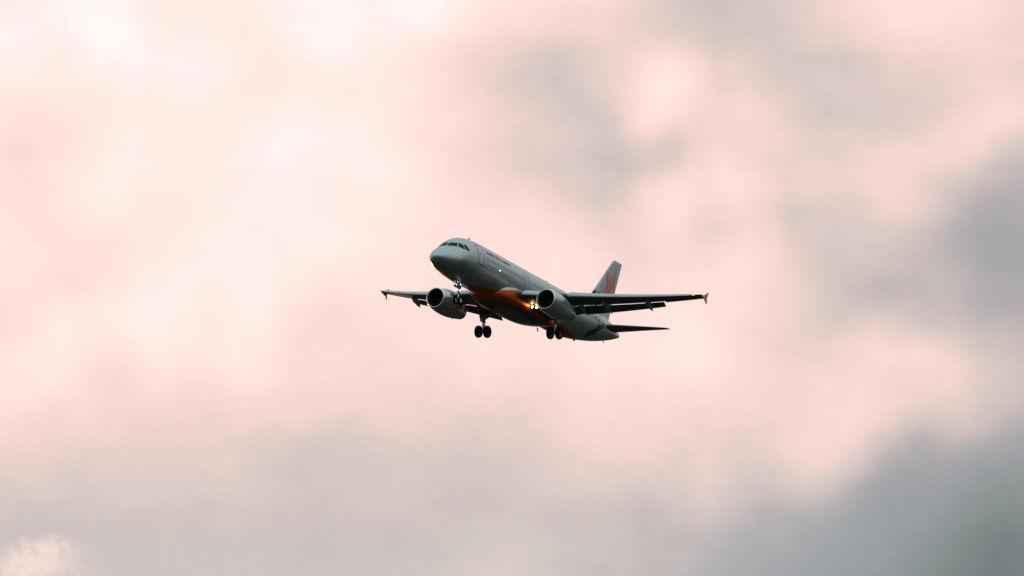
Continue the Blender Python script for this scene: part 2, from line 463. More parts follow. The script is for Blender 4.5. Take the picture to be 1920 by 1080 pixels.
# ------------------------------------------------------------------ the aircraft
plane = bpy.data.objects.new('passenger_jet', None)
COL.objects.link(plane)
tag(plane, 'silver twin-engine passenger jet with orange belly, landing gear down, flying under pink clouds', 'airplane')
R = Matrix(((0.45616289, -0.88112061, 0.12466713), (0.24584323, -0.0098627, -0.96925943), (0.85526401, 0.47278875, 0.21211853)))
CW = Matrix(((1, 0, 0), (0, math.sin(EL), math.cos(EL)), (0, -math.cos(EL), math.sin(EL))))
rotw = CW @ R
pos = Vector((0, 0, 1.7)) + CW @ (R @ (ORG - Vector((16, 0, 0))) + Vector((.54238122, .26806893, 280.0)))
plane.matrix_world = Matrix.Translation(pos) @ rotw.to_4x4()

# ---- fuselage
FUS = [(0, -.79, -.81, .01), (.04, -.60, -1.00, .21), (.12, -.45, -1.15, .36), (.3, -.26, -1.32, .58), (.6, -.02, -1.47, .83), (1.0, .22, -1.62, 1.07),
       (1.5, .45, -1.74, 1.30), (1.85, .60, -1.80, 1.43), (2.2, .98, -1.85, 1.54), (2.6, 1.33, -1.90, 1.64), (3.0, 1.56, -1.94, 1.72), (3.5, 1.76, -1.98, 1.80),
       (4.2, 1.92, -2.02, 1.88), (5, 2.01, -2.05, 1.935), (6, 2.06, -2.07, 1.97), (7.2, 2.07, -2.07, 1.975), (24, 2.07, -2.07, 1.975), (26, 2.07, -1.99, 1.96),
       (28, 2.06, -1.76, 1.89), (30, 2.02, -1.42, 1.72), (32, 1.93, -1.02, 1.45), (34, 1.76, -.52, 1.10), (35.5, 1.52, -.10, .78), (36.5, 1.30, .22, .52), (37.3, 1.08, .50, .29), (37.57, .98, .60, .20)]


def fus_ring(x, n=72):
    zt, zb, hw = interp(FUS, x)
    zc = (zt + zb) / 2
    if x < 6:                       # widest line sits low on the nose
        k = (1 - x / 6) ** 1.0
        zc = zc * (1 - .6 * k) + (-.80) * .6 * k
        zc = max(min(zc, zt - (zt - zb) * .25), zb + (zt - zb) * .25)
    out = []
    for i in range(n):
        th = 2 * math.pi * i / n
        s, c = math.sin(th), math.cos(th)
        p = 2.0 if x > 3.2 or x < 1.2 else 2.0 - .12 * math.sin((x - 1.2) / 2 * math.pi)
        sy = math.copysign(abs(s) ** (2 / p), s); cz = math.copysign(abs(c) ** (2 / p), c)
        out.append(Vector((x, hw * sy, zc + ((zt - zc) if c >= 0 else (zc - zb)) * cz)))
    return out


xs = [0, .015, .04, .08, .12, .2, .3, .45, .6, .8, 1.0, 1.25, 1.5, 1.7, 1.8, 1.85, 1.9, 2.0, 2.1, 2.2, 2.4, 2.6, 2.8, 3.0, 3.25, 3.5, 3.8, 4.2, 4.6, 5, 5.5, 6, 6.6, 7.2]
xs += [7.2 + .8 * k for k in range(1, 22)] + [25, 26, 27, 28, 29, 30, 31, 32, 33, 34, 34.8, 35.5, 36, 36.5, 37, 37.3, 37.57]
bm = bmesh.new()
loft(bm, [fus_ring(x) for x in xs])
bm.normal_update()
BF = BVHTree.FromBMesh(bm)
fus = build('fuselage', bm, M['skin'], plane, angle=50)
tag(fus, 'silver tube fuselage with an orange painted underside')


def onto(bvh, p, d, off=.006):
    h = bvh.ray_cast(Vector(p), Vector(d))
    if h[0] is None:
        h = bvh.find_nearest(Vector(p))
    n = h[1]
    if n.dot(Vector(d)) > 0: n = -n
    return h[0] + n * off


def side_patch(bm, poly, s, bvh=None, off=.006, cuts=3, mi=0, d=None):
    """2-D outline (x,z) laid on the skin from side s (-1 port)"""
    t = bmesh.new()
    f = t.faces.new([t.verts.new((x, 0, z)) for x, z in poly])
    bmesh.ops.triangulate(t, faces=[f])
    lim = {1: .10, 2: .12, 3: .12}[cuts]
    for _ in range(9):
        ee = [e for e in t.edges if e.calc_length() > lim]
        if not ee: break
        bmesh.ops.subdivide_edges(t, edges=ee, cuts=1)
        bmesh.ops.triangulate(t, faces=t.faces)
    m = {}
    for v in t.verts:
        m[v] = bm.verts.new(onto(bvh or BF, (v.co.x, s * 8, v.co.z), (0, -s, 0), off))
    for f in t.faces:
        try:
            bm.faces.new([m[v] for v in f.verts]).material_index = mi
        except ValueError:
            pass
    t.free()


def strip(bm, pts, w, s, bvh=None, off=.008, mi=0, closed=True):
    """thin line of width w along a 2-D (x,z) path laid on the skin"""
    P = [Vector((a, 0, b)) for a, b in pts]
    if closed: P.append(P[0])
    Q = []
    for a, b in zip(P[:-1], P[1:]):
        n = max(1, int((b - a).length / .06) + 1)
        Q += [a.lerp(b, k / n) for k in range(n)]
    Q.append(P[-1])
    prev = None
    for i, p in enumerate(Q):
        a = Q[i - 1] if i else (Q[-2] if closed else Q[0]); b = Q[i + 1] if i < len(Q) - 1 else (Q[1] if closed else Q[-1])
        tdir = (b - a).normalized(); nn = Vector((-tdir.z, 0, tdir.x)) * w / 2
        cur = [bm.verts.new(onto(bvh or BF, (q.x, s * 8, q.z), (0, -s, 0), off)) for q in (p + nn, p - nn)]
        if prev: bm.faces.new((prev[0], prev[1], cur[1], cur[0])).material_index = mi
        prev = cur


def rrect(x0, x1, z0, z1, r, n=5):
    out = []
    for cx, cz, a0 in ((x1 - r, z1 - r, 0), (x0 + r, z1 - r, 90), (x0 + r, z0 + r, 180), (x1 - r, z0 + r, 270)):
        for k in range(n + 1):
            a = math.radians(a0 + 90 * k / n)
            out.append((cx + r * math.cos(a), cz + r * math.sin(a)))
    return out


# cockpit panes: front pair projected from ahead, side panes from the side
for s in (-1, 1):
    bm = bmesh.new()
    Y = lambda a, b, t: a + (b - a) * t
    g = []
    for j in range(12):
        row = []
        for i in range(20):
            v, u = j / 11, i / 19
            y = Y(Y(.05, .91, u), Y(.05, .80, u), v); z = Y(Y(.62, .60, u), Y(.96, .99, u), v)
            row.append(bm.verts.new(onto(BF, (-3, s * y, z), (1, 0, 0), .018)))
        g.append(row)
    for j in range(11):
        for i in range(19):
            bm.faces.new((g[j][i], g[j][i + 1], g[j + 1][i + 1], g[j + 1][i]))
    build('cockpit_window', bm, M['glass'], fus, angle=0)
    bm = bmesh.new()
    side_patch(bm, [(2.25, .60), (2.70, .47), (2.76, .50), (2.76, .90), (2.70, .99), (2.50, .99)], s, off=.018)
    build('cockpit_window', bm, M['glass'], fus, angle=0)
    bm = bmesh.new()
    side_patch(bm, [(2.84, .48), (3.25, .44), (3.27, .52), (3.20, .76), (3.10, .94), (2.90, .98), (2.85, .90)], s, off=.018)
    build('cockpit_window', bm, M['glass'], fus, angle=0)
# slim pillars' dark seam round the nose cone, small sensor plates
for s in (-1, 1):
    bm = bmesh.new()
    c = (1.83, -.57)
    side_patch(bm, [(c[0] + .11 * math.cos(a * .524), c[1] + .13 * math.sin(a * .524)) for a in range(12)], s, cuts=1, off=.01)
    build('sensor_plate', bm, M['frame'], fus)


def door(x0, x1, z0, z1, s, name='passenger_door', w=.035, heavy=True):
    bm = bmesh.new()
    side_patch(bm, rrect(x0, x1, z0, z1, .12), s, off=.010, mi=0)
    strip(bm, rrect(x0, x1, z0, z1, .12), w, s, off=.016, mi=1)
    if heavy:
        strip(bm, [(x0 + .05, z0 + .01), (x1 - .02, z0 + .01)],   .085, s, off=.020, mi=1, closed=False)
    d = build(name, bm, [M['silver'], M['line'] if heavy else M['strut']], fus, angle=0)
    return d


for s in (-1, 1):
    d = door(4.66, 5.56, -.34, 1.44, s)
    bm = bmesh.new()
    side_patch(bm, rrect(4.97, 5.13, .62, .86, .07), s, off=.022, cuts=1)
    build('door_window', bm, M['pane'], d)
    bm = bmesh.new()
    side_patch(bm, rrect(5.18, 5.36, .30, .36, .02), s, off=.022, cuts=1)
    build('door_handle', bm, M['frame'], d)
    d = door(29.9, 30.65, -.36, 1.35, s, heavy=False)
    for x in (13.52, 14.33):
        d = door(x, x + .52, .05, 1.05, s, 'overwing_exit', .022, False)
        bm = bmesh.new()
        side_patch(bm, rrect(x + .15, x + .37, .34, .66, .1), s, off=.022, cuts=1)
        build('exit_window', bm, M['pane'], d)
    for k in range(44):
        x = 6.2 + k * .5334
        if 13.3 < x < 15.15: continue
        bm = bmesh.new()
        side_patch(bm, rrect(x - .145, x + .145, .31, .69, .135, 4), s, off=.009, cuts=1, mi=1)
        side_patch(bm, rrect(x - .105, x + .105, .36, .64, .10, 4), s, off=.015, cuts=1, mi=0)
        build('cabin_window', bm, [M['pane'], M['frame']], fus, angle=0)


def text_patch(word, x0, zc, h, width, s, m, name, parent, bvh=None, shear=0.0, bold=0.0, off=.014, rotz=0.0):
    cu = bpy.data.curves.new('tmp', 'FONT')
    cu.body = word; cu.size = 1; cu.resolution_u = 3; cu.offset = bold; cu.shear = shear
    to = bpy.data.objects.new('tmp', cu)
    COL.objects.link(to)
    bpy.context.view_layer.update()
    me = bpy.data.meshes.new_from_object(to.evaluated_get(bpy.context.evaluated_depsgraph_get()))
    bpy.data.objects.remove(to); bpy.data.curves.remove(cu)
    t = bmesh.new(); t.from_mesh(me); bpy.data.meshes.remove(me)
    bmesh.ops.triangulate(t, faces=t.faces)
    for _ in range(6):
        ee = [e for e in t.edges if e.calc_length() > .12]
        if not ee: break
        bmesh.ops.subdivide_edges(t, edges=ee, cuts=1)
        bmesh.ops.triangulate(t, faces=t.faces)
    xa = min(v.co.x for v in t.verts); xb = max(v.co.x for v in t.verts)
    kx = width / (xb - xa)
    for v in t.verts:
        lx = (v.co.x - xa) * kx; lz = v.co.y * h
        c_, s_ = math.cos(rotz), math.sin(rotz)
        x = x0 + (lx * c_ - lz * s_); z = zc + lx * s_ + lz * c_
        v.co = onto(bvh or BF, (x, s * 8, z), (0, -s, 0), off)
    return build(name, t, m, parent, angle=0)


# titles on the port side, above the windows
text_patch('austr', 6.28, 1.02, .52, 1.60, -1, M['text'], 'title_lettering', fus, bold=.012)
tag(text_patch('alia', 7.93, 1.02, .52, 1.20, -1, M['pink'], 'title_lettering', fus, bold=.02), 'pink letters in the middle of the title')
text_patch('.com', 9.20, 1.02, .52, 1.68, -1, M['text'], 'title_lettering', fus, bold=.012)

# service hatches on the lower port flank and belly
for s in (-1, 1):
    for hx, hz, hw_, hh in ((7.4, -1.15, .9, .62), (19.9, -.98, 1.2, .8), (25.2, -.95, .9, .62), (4.1, -1.25, .42, .34), (10.6, -.42, .28, .2)):
        bm = bmesh.new()
        strip(bm, rrect(hx, hx + hw_, hz - hh / 2, hz + hh / 2, .06, 3), .016, s, off=.010)
        build('service_hatch', bm, M['line'], fus, angle=0)
# scan light, antennas, beacon, tail skid
bm = bmesh.new()
side_patch(bm, [(8.61 + .065 * math.cos(a * .628), .04 + .065 * math.sin(a * .628)) for a in range(10)], -1, cuts=1, off=.02)
tag(build('scan_light', bm, M['lamp'], fus), 'small white light glowing below the windows')
for x, z, h, dz in ((5.6, 2.03, .34, 1), (21.2, 2.06, .30, 1), (20.7, -2.40, .34, -1), (34.5, -.40, .16, -1), (9.3, -2.06, .2, -1)):
    bm = bmesh.new()
    rr = []
    for k, (c, q) in enumerate(((.34, 0), (.26, .6), (.16, 1.0))):
        zz = z + dz * h * q; xx = x + .20 * q
        rr.append([Vector((xx + c / 2 * math.cos(a * math.pi / 6), .022 * math.sin(a * math.pi / 6), zz)) for a in range(12)])
    loft(bm, rr)
    build('blade_antenna', bm, M['canoe'], fus)
bm = bmesh.new()
revolve(bm, [(-.05, .11), (.05, .11), (.14, .08), (.19, .001)], (28.4, 0, -1.70), (0, 0, -1), 16)
build('beacon', bm, M['nozzle'], fus)
bm = bmesh.new()
revolve(bm, [(0, .17), (.02, .16), (-.3, .14)], (37.56, 0, .79), (1, 0, 0), 20, cap1=True)
build('exhaust_outlet', bm, M['dark'], fus)

# ---- belly fairing
FAIR = [(9.7, -1.98, .9, -1.3), (10.0, -2.10, 1.45, -1.05), (10.5, -2.22, 1.86, -.82), (11.2, -2.34, 2.08, -.60), (12.5, -2.44, 2.22, -.42), (14, -2.48, 2.28, -.40), (17, -2.50, 2.28, -.55),
        (18.6, -2.47, 2.16, -.85), (19.8, -2.38, 1.95, -1.2), (20.8, -2.25, 1.6, -1.5), (21.5, -2.12, 1.15, -1.75), (21.9, -2.03, .7, -1.9)]
bm = bmesh.new()
rings = []
for k in range(50):
    x = 9.7 + 12.2 * k / 49
    zb, hw, zt = interp(FAIR, x)
    zc = (zt + zb) / 2; h = (zt - zb) / 2
    r_ = []
    for i in range(48):
        th = 2 * math.pi * i / 48; sn, cs = math.sin(th), math.cos(th); p = 3.3
        r_.append(Vector((x, hw * math.copysign(abs(sn) ** (2 / p), sn), zc + h * math.copysign(abs(cs) ** (2 / p), cs))))
    rings.append(r_)
loft(bm, rings)
fair = build('belly_fairing', bm, M['skin'], plane, angle=60)
tag(fair, 'bulging orange belly fairing with a silver upper front')
for s in (-1, 1):
    bm = bmesh.new()       # closed wheel-bay door line
    box(bm, (16.9, s * .62, -2.497), 2.2, 1.02, .014)
    build('bay_door', bm, M['skin'], fair)


# ---- wings
def airfoil(t=.12, cam=.02, n=16, x0=0.0, x1=1.0):
    """closed loop (u,w): upper TE -> LE -> lower TE, between chord fractions x0 and x1"""
    def th(x): return 5 * t * (.2969 * math.sqrt(x) - .126 * x - .3516 * x * x + .2843 * x**3 - .1036 * x**4)
    def cl(x): return cam * 4 * x * (1 - x) * (1 if x < .5 else 1.0)
    X = [x0 + (x1 - x0) * (1 - math.cos(math.pi * k / (2 * n) * 1)) for k in range(n + 1)] if x0 == 0 else [x0 + (x1 - x0) * k / n for k in range(n + 1)]
    up = [(x, cl(x) + th(x)) for x in reversed(X)]
    lo = [(x, cl(x) - th(x)) for x in X]
    return up + (lo[1:] if x0 == 0 else lo)


WL = [(1.0, 11.35, -1.22), (2.0, 11.75, -1.17), (6.4, 13.80, -.86), (16.9, 19.45, .68), (17.1, 19.6, .70)]


def wz(y): return -1.2 + .053 * (y - 2) + .005 * (y - 2) ** 2
def wle(y):
    return interp([(0.5, 11.15), (2.0, 11.75), (6.4, 13.78), (16.9, 19.45), (17.2, 19.6)], y)[0] if y < 2 else (11.75 + (y - 2) * .4614 if y < 6.4 else 13.78 + (y - 6.4) * .54)
def wte(y): return 17.95 if y <= 6.4 else 17.95 + (y - 6.4) * (20.95 - 17.95) / 10.5
def wtw(y): return math.radians(4.3 - 2.9 * min(1, (y - 1) / 5.4)) if y < 6.4 else math.radians(1.4 - 1.9 * (y - 6.4) / 10.5)
def wtk(y): return .152 - .034 * min(1, (y - 1) / 5.4) - .010 * max(0, (y - 6.4) / 10.5)


def sect(y, s, loop, at=(0, 0), rot=0.0, sc=1.0):
    c = wte(y) - wle(y); tw = wtw(y)
    out = []
    for u, w in loop:
        u, w = u * sc, w * sc
        u, w = at[0] + u * math.cos(rot) + w * math.sin(rot), at[1] - u * math.sin(rot) + w * math.cos(rot)
        out.append(Vector((wle(y) + c * (u * math.cos(tw) + w * math.sin(tw)), s * y, wz(y) + c * (-u * math.sin(tw) + w * math.cos(tw)))))
    return out


def span(a, b, n): return [a + (b - a) * k / n for k in range(n + 1)]


def slat_loop():
    up = airfoil(.125, .015, 8, 0, .17)
    outer = [p for p in up[:9]] + [p for p in up[9:12]]
    inner = [(.035, -.012), (.05, .015), (.09, .038), (.13, .052)]
    return outer + inner


for s, side in ((-1, 'port'), (1, 'starboard')):
    bm = bmesh.new()
    ys = [1.0, 1.5, 2.0, 2.6, 3.4, 4.4, 5.4, 6.39]
    loft(bm, [sect(y, s, airfoil(wtk(y), .012, 16, 0, .80), sc=1) for y in ys])
    loft(bm, [sect(y, s, airfoil(wtk(y), .016, 16, 0, .80)) for y in span(6.392, 13.45, 12)])
    loft(bm, [sect(y, s, airfoil(wtk(y), .016, 16, 0, .755)) for y in span(13.452, 16.25, 5)])
    loft(bm, [sect(y, s, airfoil(wtk(y) * (1 if y < 16.9 else .6), .016, 16, 0, 1.0)) for y in (16.252, 16.6, 16.9, 17.03)])
    wing = build('wing', bm, M['wing'], plane, angle=40)
    # slats, drooped forward of the nose
    for a, b in ((2.75, 4.95), (6.45, 8.75), (8.78, 11.2), (11.23, 13.7), (13.73, 16.2)):
        bm = bmesh.new()
        loft(bm, [sect(y, s, slat_loop(), at=(-.045, -.030), rot=-math.radians(20), sc=1.0 if y > 6 else .82) for y in span(a, b, 5)])
        build('slat', bm, M['slat'], wing, angle=40)
    # flaps with their slot
    for a, b, nm in ((2.25, 6.36, 6), (6.42, 13.42, 10)):
        bm = bmesh.new()
        loft(bm, [sect(y, s, airfoil(.15, .02, 10), at=(.815, -.030) if y > 6.4 else (.795, -.030), rot=math.radians(27), sc=.285 if y > 6.4 else .245) for y in span(a, b, nm)])
        build('flap', bm, M['flap'], wing, angle=40)
    bm = bmesh.new()
    loft(bm, [sect(y, s, [(.76, .038), (.88, .022), (1.0, .002), (1.0, -.004), (.88, -.008), (.76, -.012)], at=(0, 0)) for y in span(13.5, 16.2, 4)])
    build('aileron', bm, M['flap'], wing, angle=40)
    # flap-track fairings
    for y, x0, x1, z1, r in ((4.2, 16.2, 18.6, -2.12, .19), (6.5, 15.9, 18.0, -1.75, .23), (8.75, 16.2, 18.67, -1.42, .26), (12.35, 17.8, 19.66, -.88, .235)):
        bm = bmesh.new()
        z0 = sect(y, s, [((x0 - wle(y)) / (wte(y) - wle(y)), -.05)])[0].z
        rr = []
        for k in range(15):
            q = k / 14
            x = x0 + (x1 - x0) * q
            z = z0 + (z1 - z0) * (.42 * q + .58 * q ** 2.2)
            rad = r * max(.03, (math.sin(math.pi * min(1, q * .95 + .05) ** .8)) ** .65)
            if q > .5: rad = r * max(.05, (1 - ((q - .5) / .5) ** 1.8))
            rr.append([Vector((x, s * y + rad * .8 * math.cos(a * math.pi / 8), z + rad * 1.35 * math.sin(a * math.pi / 8))) for a in range(16)])
        loft(bm, rr)
        build('flap_track_fairing', bm, M['canoe'], wing)
    # fence at the tip
    bm = bmesh.new()
    out = [(19.75, .66), (20.15, .80), (20.65, 1.05), (21.05, 1.30), (21.16, 1.27), (20.98, .95), (20.90, .72), (20.92, .50), (21.0, .20), (20.92, .17), (20.55, .40), (20.15, .56)]
    cen = (20.55, .70)
    loft(bm, [[Vector((cen[0] + (x - cen[0]) * k, s * (17.05 + d), cen[1] + (z - cen[1]) * k)) for x, z in out] for d, k in ((-.045, .93), (-.02, 1), (.02, 1), (.045, .93))])
    build('wingtip_fence', bm, M['fence'], wing, angle=30)
    if s < 0:
        bm = bmesh.new()
        c = sect(16.42, s, [(-.01, .015)])[0]
        revolve(bm, [(-.16, .01), (-.10, .055), (0, .075), (.12, .06), (.2, .01)], c, (.48, s * .88, .05), 12)
        tag(build('navigation_light', bm, M['nav'], wing), 'red light glowing at the wing tip')
    # landing lamps under the root, let down from the wing
    for x, y, z in (((14.55, 2.52, -1.86), (15.05, 2.72, -1.78)) if s < 0 else ((14.55, 2.52, -1.86),)):
        bm = bmesh.new()
        revolve(bm, [(0, .10), (.02, .12), (.10, .12), (.16, .06)], (x, s * y, z), (1, 0, .05), 16, cap1=True)
        tube(bm, (x + .1, s * y, z), (x + .25, s * y, z + .4), .03)
        ho = build('landing_light', bm, M['strut'], wing)
        bm = bmesh.new()
        revolve(bm, [(-.025, .001), (-.02, .05), (0, .095)], (x, s * y, z), (1, 0, .05), 16)
        build('lamp_lens', bm, M['wlamp'] if s < 0 else M['chrome'], ho)

    # ---- engine
    eng = bpy.data.objects.new('engine', None)
    COL.objects.link(eng); eng.parent = plane
    ex = 10.74 if s < 0 else 10.98
    ex = 10.86
    eo = Vector((ex, s * 5.75, -1.97)); ax = Vector((1, 0, -.045)).normalized()
    sq = lambda d, a: 1 + .05 * max(0, -d.z) * math.exp(-((a - 1.8) / 1.6) ** 2)
    bm = bmesh.new()
    revolve(bm, [(.16, .985), (.10, .972), (.05, .95), (.015, .92), (0, .895), (.012, .87), (.05, .845), (.12, .83), (.22, .822)], eo, ax, 56, sq)
    build('intake_lip', bm, M['lip'], eng, angle=0)
    bm = bmesh.new()
    revolve(bm, [(.161, .986), (.35, 1.02), (.7, 1.055), (1.2, 1.08), (1.8, 1.085), (2.35, 1.07), (2.36, 1.055)], eo, ax, 56, sq)
    strip_prof = [(.3, 1.013), (.3, 1.02)]
    build('fan_cowl', bm, M['cowl'], eng, angle=40)
    bm = bmesh.new()
    revolve(bm, [(2.365, 1.055), (2.366, 1.072), (2.9, 1.04), (3.4, .98), (3.9, .90), (4.3, .82), (4.31, .80)], eo, ax, 56, sq)
    build('thrust_reverser', bm, M['reverser'], eng, angle=40)
    bm = bmesh.new()
    revolve(bm, [(4.315, .80), (4.316, .815), (4.7, .735), (5.1, .645), (5.12, .63), (4.7, .66), (4.2, .70)], eo, ax, 48)
    build('nozzle', bm, M['nozzle'], eng, angle=40)
    bm = bmesh.new()
    revolve(bm, [(.221, .822), (.5, .815), (.9, .83), (1.3, .85)], eo, ax, 48)
    build('intake_duct', bm, M['spin'], eng)
    bm = bmesh.new()
    revolve(bm, [(1.30, .86), (1.30, .2)], eo, ax, 40)
    n_ = Vector((0, 1, 0)); m_ = ax.cross(n_)
    for k in range(22):
        a = 2 * math.pi * k / 22
        rd = n_ * math.cos(a) + m_ * math.sin(a); tg = ax.cross(rd)
        vv = []
        for q in range(5):
            rr_ = .22 + .61 * q / 4; tw = math.radians(28 + 34 * q / 4); wch = .10 + .07 * q / 4
            c_ = eo + ax * 1.12 + rd * rr_
            e_ = (ax * math.cos(tw) + tg * math.sin(tw)) * wch
            vv.append((bm.verts.new(c_ - e_), bm.verts.new(c_ + e_)))
        for p, q in zip(vv[:-1], vv[1:]):
            bm.faces.new((p[0], p[1], q[1], q[0]))
    build('fan', bm, M['fan'], eng)
    bm = bmesh.new()
    revolve(bm, [(.62, .001), (.72, .08), (.9, .17), (1.05, .23), (1.12, .25)], eo, ax, 28)
    build('spinner', bm, M['spin'], eng)
    bm = bmesh.new()
    revolve(bm, [(4.2, .45), (4.9, .36), (5.5, .18), (5.85, .03), (5.86, .001)], eo, ax, 28)
    revolve(bm, [(4.21, .70), (4.2, .44)], eo, ax, 28)
    build('exhaust_cone', bm, M['dark'], eng)
    for x_, ang in ((1.0, -2.2), (3.3, -1.75), (4.0, -1.35)):       # small drain masts and latches beneath
        bm = bmesh.new()
        dd = Vector((0, math.cos(ang) * s, math.sin(ang)))
        rad = 1.06 if x_ < 3 else (1.0 if x_ < 3.5 else .87)
        p = eo + ax * x_ + dd * rad
        tube(bm, p, p + dd * .10 + ax * .06, .05, .02, 8)
        build('drain_mast', bm, M['canoe'], eng)
    bm = bmesh.new()                                                  # strake on the inboard shoulder
    dd = Vector((0, -s * .77, .64))
    a0, a1 = eo + ax * 1.0 + dd * 1.06, eo + ax * 2.15 + dd * 1.06
    a2 = eo + ax * 2.05 + dd * 1.34
    for o_ in (Vector((0, .012, .012)),):
        loft(bm, [[a0 - o_, a2 - o_, a1 - o_], [a0 + o_, a2 + o_, a1 + o_]])
    build('strake', bm, M['cowl'], eng, smooth=False)
    # pylon
    bm = bmesh.new()
    rr = []
    for x, zt, zb, hw in ((11.55, -.96, -1.1, .03), (11.9, -.84, -1.2, .13), (12.6, -.70, -1.3, .19), (13.4, -.60, -1.4, .22), (14.4, -.60, -1.5, .23), (15.4, -.9, -1.75, .22), (16.4, -1.15, -1.75, .16), (17.6, -1.35, -1.55, .04)):
        zc, hh = (zt + zb) / 2, (zt - zb) / 2
        rr.append([Vector((x, s * 5.75 + hw * math.copysign(abs(math.cos(a * math.pi / 10)) ** .6, math.cos(a * math.pi / 10)), zc + hh * math.copysign(abs(math.sin(a * math.pi / 10)) ** .6, math.sin(a * math.pi / 10)))) for a in range(20)])
    loft(bm, rr)
    build('pylon', bm, M['cowl'], eng)

    # ---- main gear
    gear = bpy.data.objects.new('main_landing_gear', None)
    COL.objects.link(gear); gear.parent = plane
    gx, gy, gz = 17.17, s * 3.795, -3.70
    bm = bmesh.new()
    tube(bm, (16.95, gy, -1.3), (17.08, gy, -2.75), .16, .15, 16)
    tube(bm, (17.06, gy, -2.72), (17.10, gy, -2.86), .185, .185, 16)
    tube(bm, (17.0, gy, -2.0), (17.0, gy, -2.14), .19, .19, 16)
    tube(bm, (17.05, gy - s * .05, -2.55), (16.95, s * 2.45, -1.75), .09, .09)       # folding side stay
    tube(bm, (17.05, gy - s * .05, -2.35), (16.55, gy - s * .9, -1.35), .04, .04)
    tube(bm, (17.05, gy, -2.2), (16.2, gy - s * .1, -1.45), .055, .055)
    tube(bm, (16.86, gy, -1.8), (16.9, gy, -3.3), .022, .022, 6)                          # hydraulic lines
    tube(bm, (17.24, gy + s * .1, -1.7), (17.27, gy + s * .08, -3.2), .018, .018, 6)
    build('strut', bm, M['strut'], gear)
    bm = bmesh.new()
    tube(bm, (17.09, gy, -2.84), (gx, gy, gz + .12), .095, .095, 16)
    build('oleo_piston', bm, M['chrome'], gear)
    bm = bmesh.new()
    for dy in (-.09, .09):
        tube(bm, (17.22, gy + dy, -2.8), (17.52, gy, -3.22), .035, .03, 8)
        tube(bm, (17.52, gy, -3.22), (17.24, gy + dy, -3.6), .03, .035, 8)
    tube(bm, (gx, gy - .46, gz), (gx, gy + .46, gz), .075, .075, 14)
    tube(bm, (gx, gy, gz - .12), (gx, gy, gz + .16), .13, .12, 14)
    build('torque_link', bm, M['strut'], gear)
    bm = bmesh.new()                                                                       # door fixed to the leg
    loft(bm, [[Vector((x, gy + s * (.30 + d + .10 * (-1.45 - z)* -0), z)) for x, z in ((16.3, -1.35), (17.9, -1.38), (17.62, -2.0), (17.28, -2.72), (17.0, -2.74), (16.6, -2.1))] for d in (0, .05)])
    build('gear_door', bm, M['canoe'], gear, smooth=False)
    for dy in (-.4635, .4635):
        wheel = bmesh.new()
        R0, hwid = .584, .205
        prof = [(-hwid * .75, .30), (-hwid * .95, .36), (-hwid, .44), (-hwid * .88, .525), (-hwid * .6, .57), (-hwid * .3, .583), (-.055, .584), (-.05, .574), (-.04, .574), (-.035, .584), (.035, .584), (.04, .574), (.05, .574), (.055, .584), (hwid * .3, .583), (hwid * .6, .57), (hwid * .88, .525), (hwid, .44), (hwid * .95, .36), (hwid * .75, .30)]
        revolve(wheel, prof, (gx, gy + dy, gz), (0, 1, 0), 44)
        wh = build('wheel', wheel, M['tyre'], gear, angle=30)
        bm = bmesh.new()
        e = .1 * 1
        revolve(bm, [(-.16, .04), (-.15, .10), (-.10, .13), (-.09, .22), (-.15, .27), (-.16, .31), (0, .32), (.16, .31), (.15, .27), (.09, .22), (.10, .13), (.15, .10), (.16, .04)], (gx, gy + dy, gz), (0, 1, 0), 28, cap0=True, cap1=True)
        build('wheel_hub', bm, M['hub'], wh, angle=30)

# ---- nose gear
gear = bpy.data.objects.new('nose_landing_gear', None)
COL.objects.link(gear); gear.parent = plane
nx, nz = 5.12, -3.60
bm = bmesh.new()
tube(bm, (5.25, 0, -1.9), (5.17, 0, -2.95), .10, .095, 14)
tube(bm, (5.18, 0, -2.9), (5.17, 0, -3.02), .125, .125, 14)
tube(bm, (5.2, 0, -2.55), (4.35, 0, -1.95), .05, .05)
tube(bm, (5.2, .02, -2.55), (4.45, .18, -1.9), .03, .03)
tube(bm, (5.2, -.02, -2.55), (4.45, -.18, -1.9), .03, .03)
tube(bm, (5.08, -.24, -2.18), (5.08, .24, -2.18), .04, .04)
tube(bm, (5.08, -.02, -2.72), (5.08, -.2, -2.72), .03, .03)
box(bm, (5.1, 0, -2.40), .22, .30, .12)
build('strut', bm, M['strut'], gear)
bm = bmesh.new()
tube(bm, (5.17, 0, -3.0), (nx, 0, nz + .05), .058, .058, 12)
build('oleo_piston', bm, M['chrome'], gear)
bm = bmesh.new()
tube(bm, (5.26, 0, -2.98), (5.45, 0, -3.25), .035, .03, 8)
tube(bm, (5.45, 0, -3.25), (5.2, 0, -3.52), .03, .035, 8)
tube(bm, (nx, -.25, nz), (nx, .25, nz), .045, .045, 12)
build('torque_link', bm, M['strut'], gear)
for dy in (-.235, .235):
    bm = bmesh.new()
    h_ = .11
    revolve(bm, [(-h_ * .7, .19), (-h_, .24), (-h_ * .95, .31), (-h_ * .6, .37), (0, .383), (h_ * .6, .37), (h_ * .95, .31), (h_, .24), (h_ * .7, .19)], (nx, dy, nz), (0, 1, 0), 36)
    wh = build('wheel', bm, M['tyre'], gear, angle=30)
    bm = bmesh.new()
    revolve(bm, [(-.085, .03), (-.08, .08), (-.05, .10), (-.05, .14), (-.085, .17), (-.085, .20), (.085, .20), (.085, .17), (.05, .14), (.05, .10), (.08, .08), (.085, .03)], (nx, dy, nz), (0, 1, 0), 24, cap0=True, cap1=True)
    build('wheel_hub', bm, M['lip'], wh, angle=30)
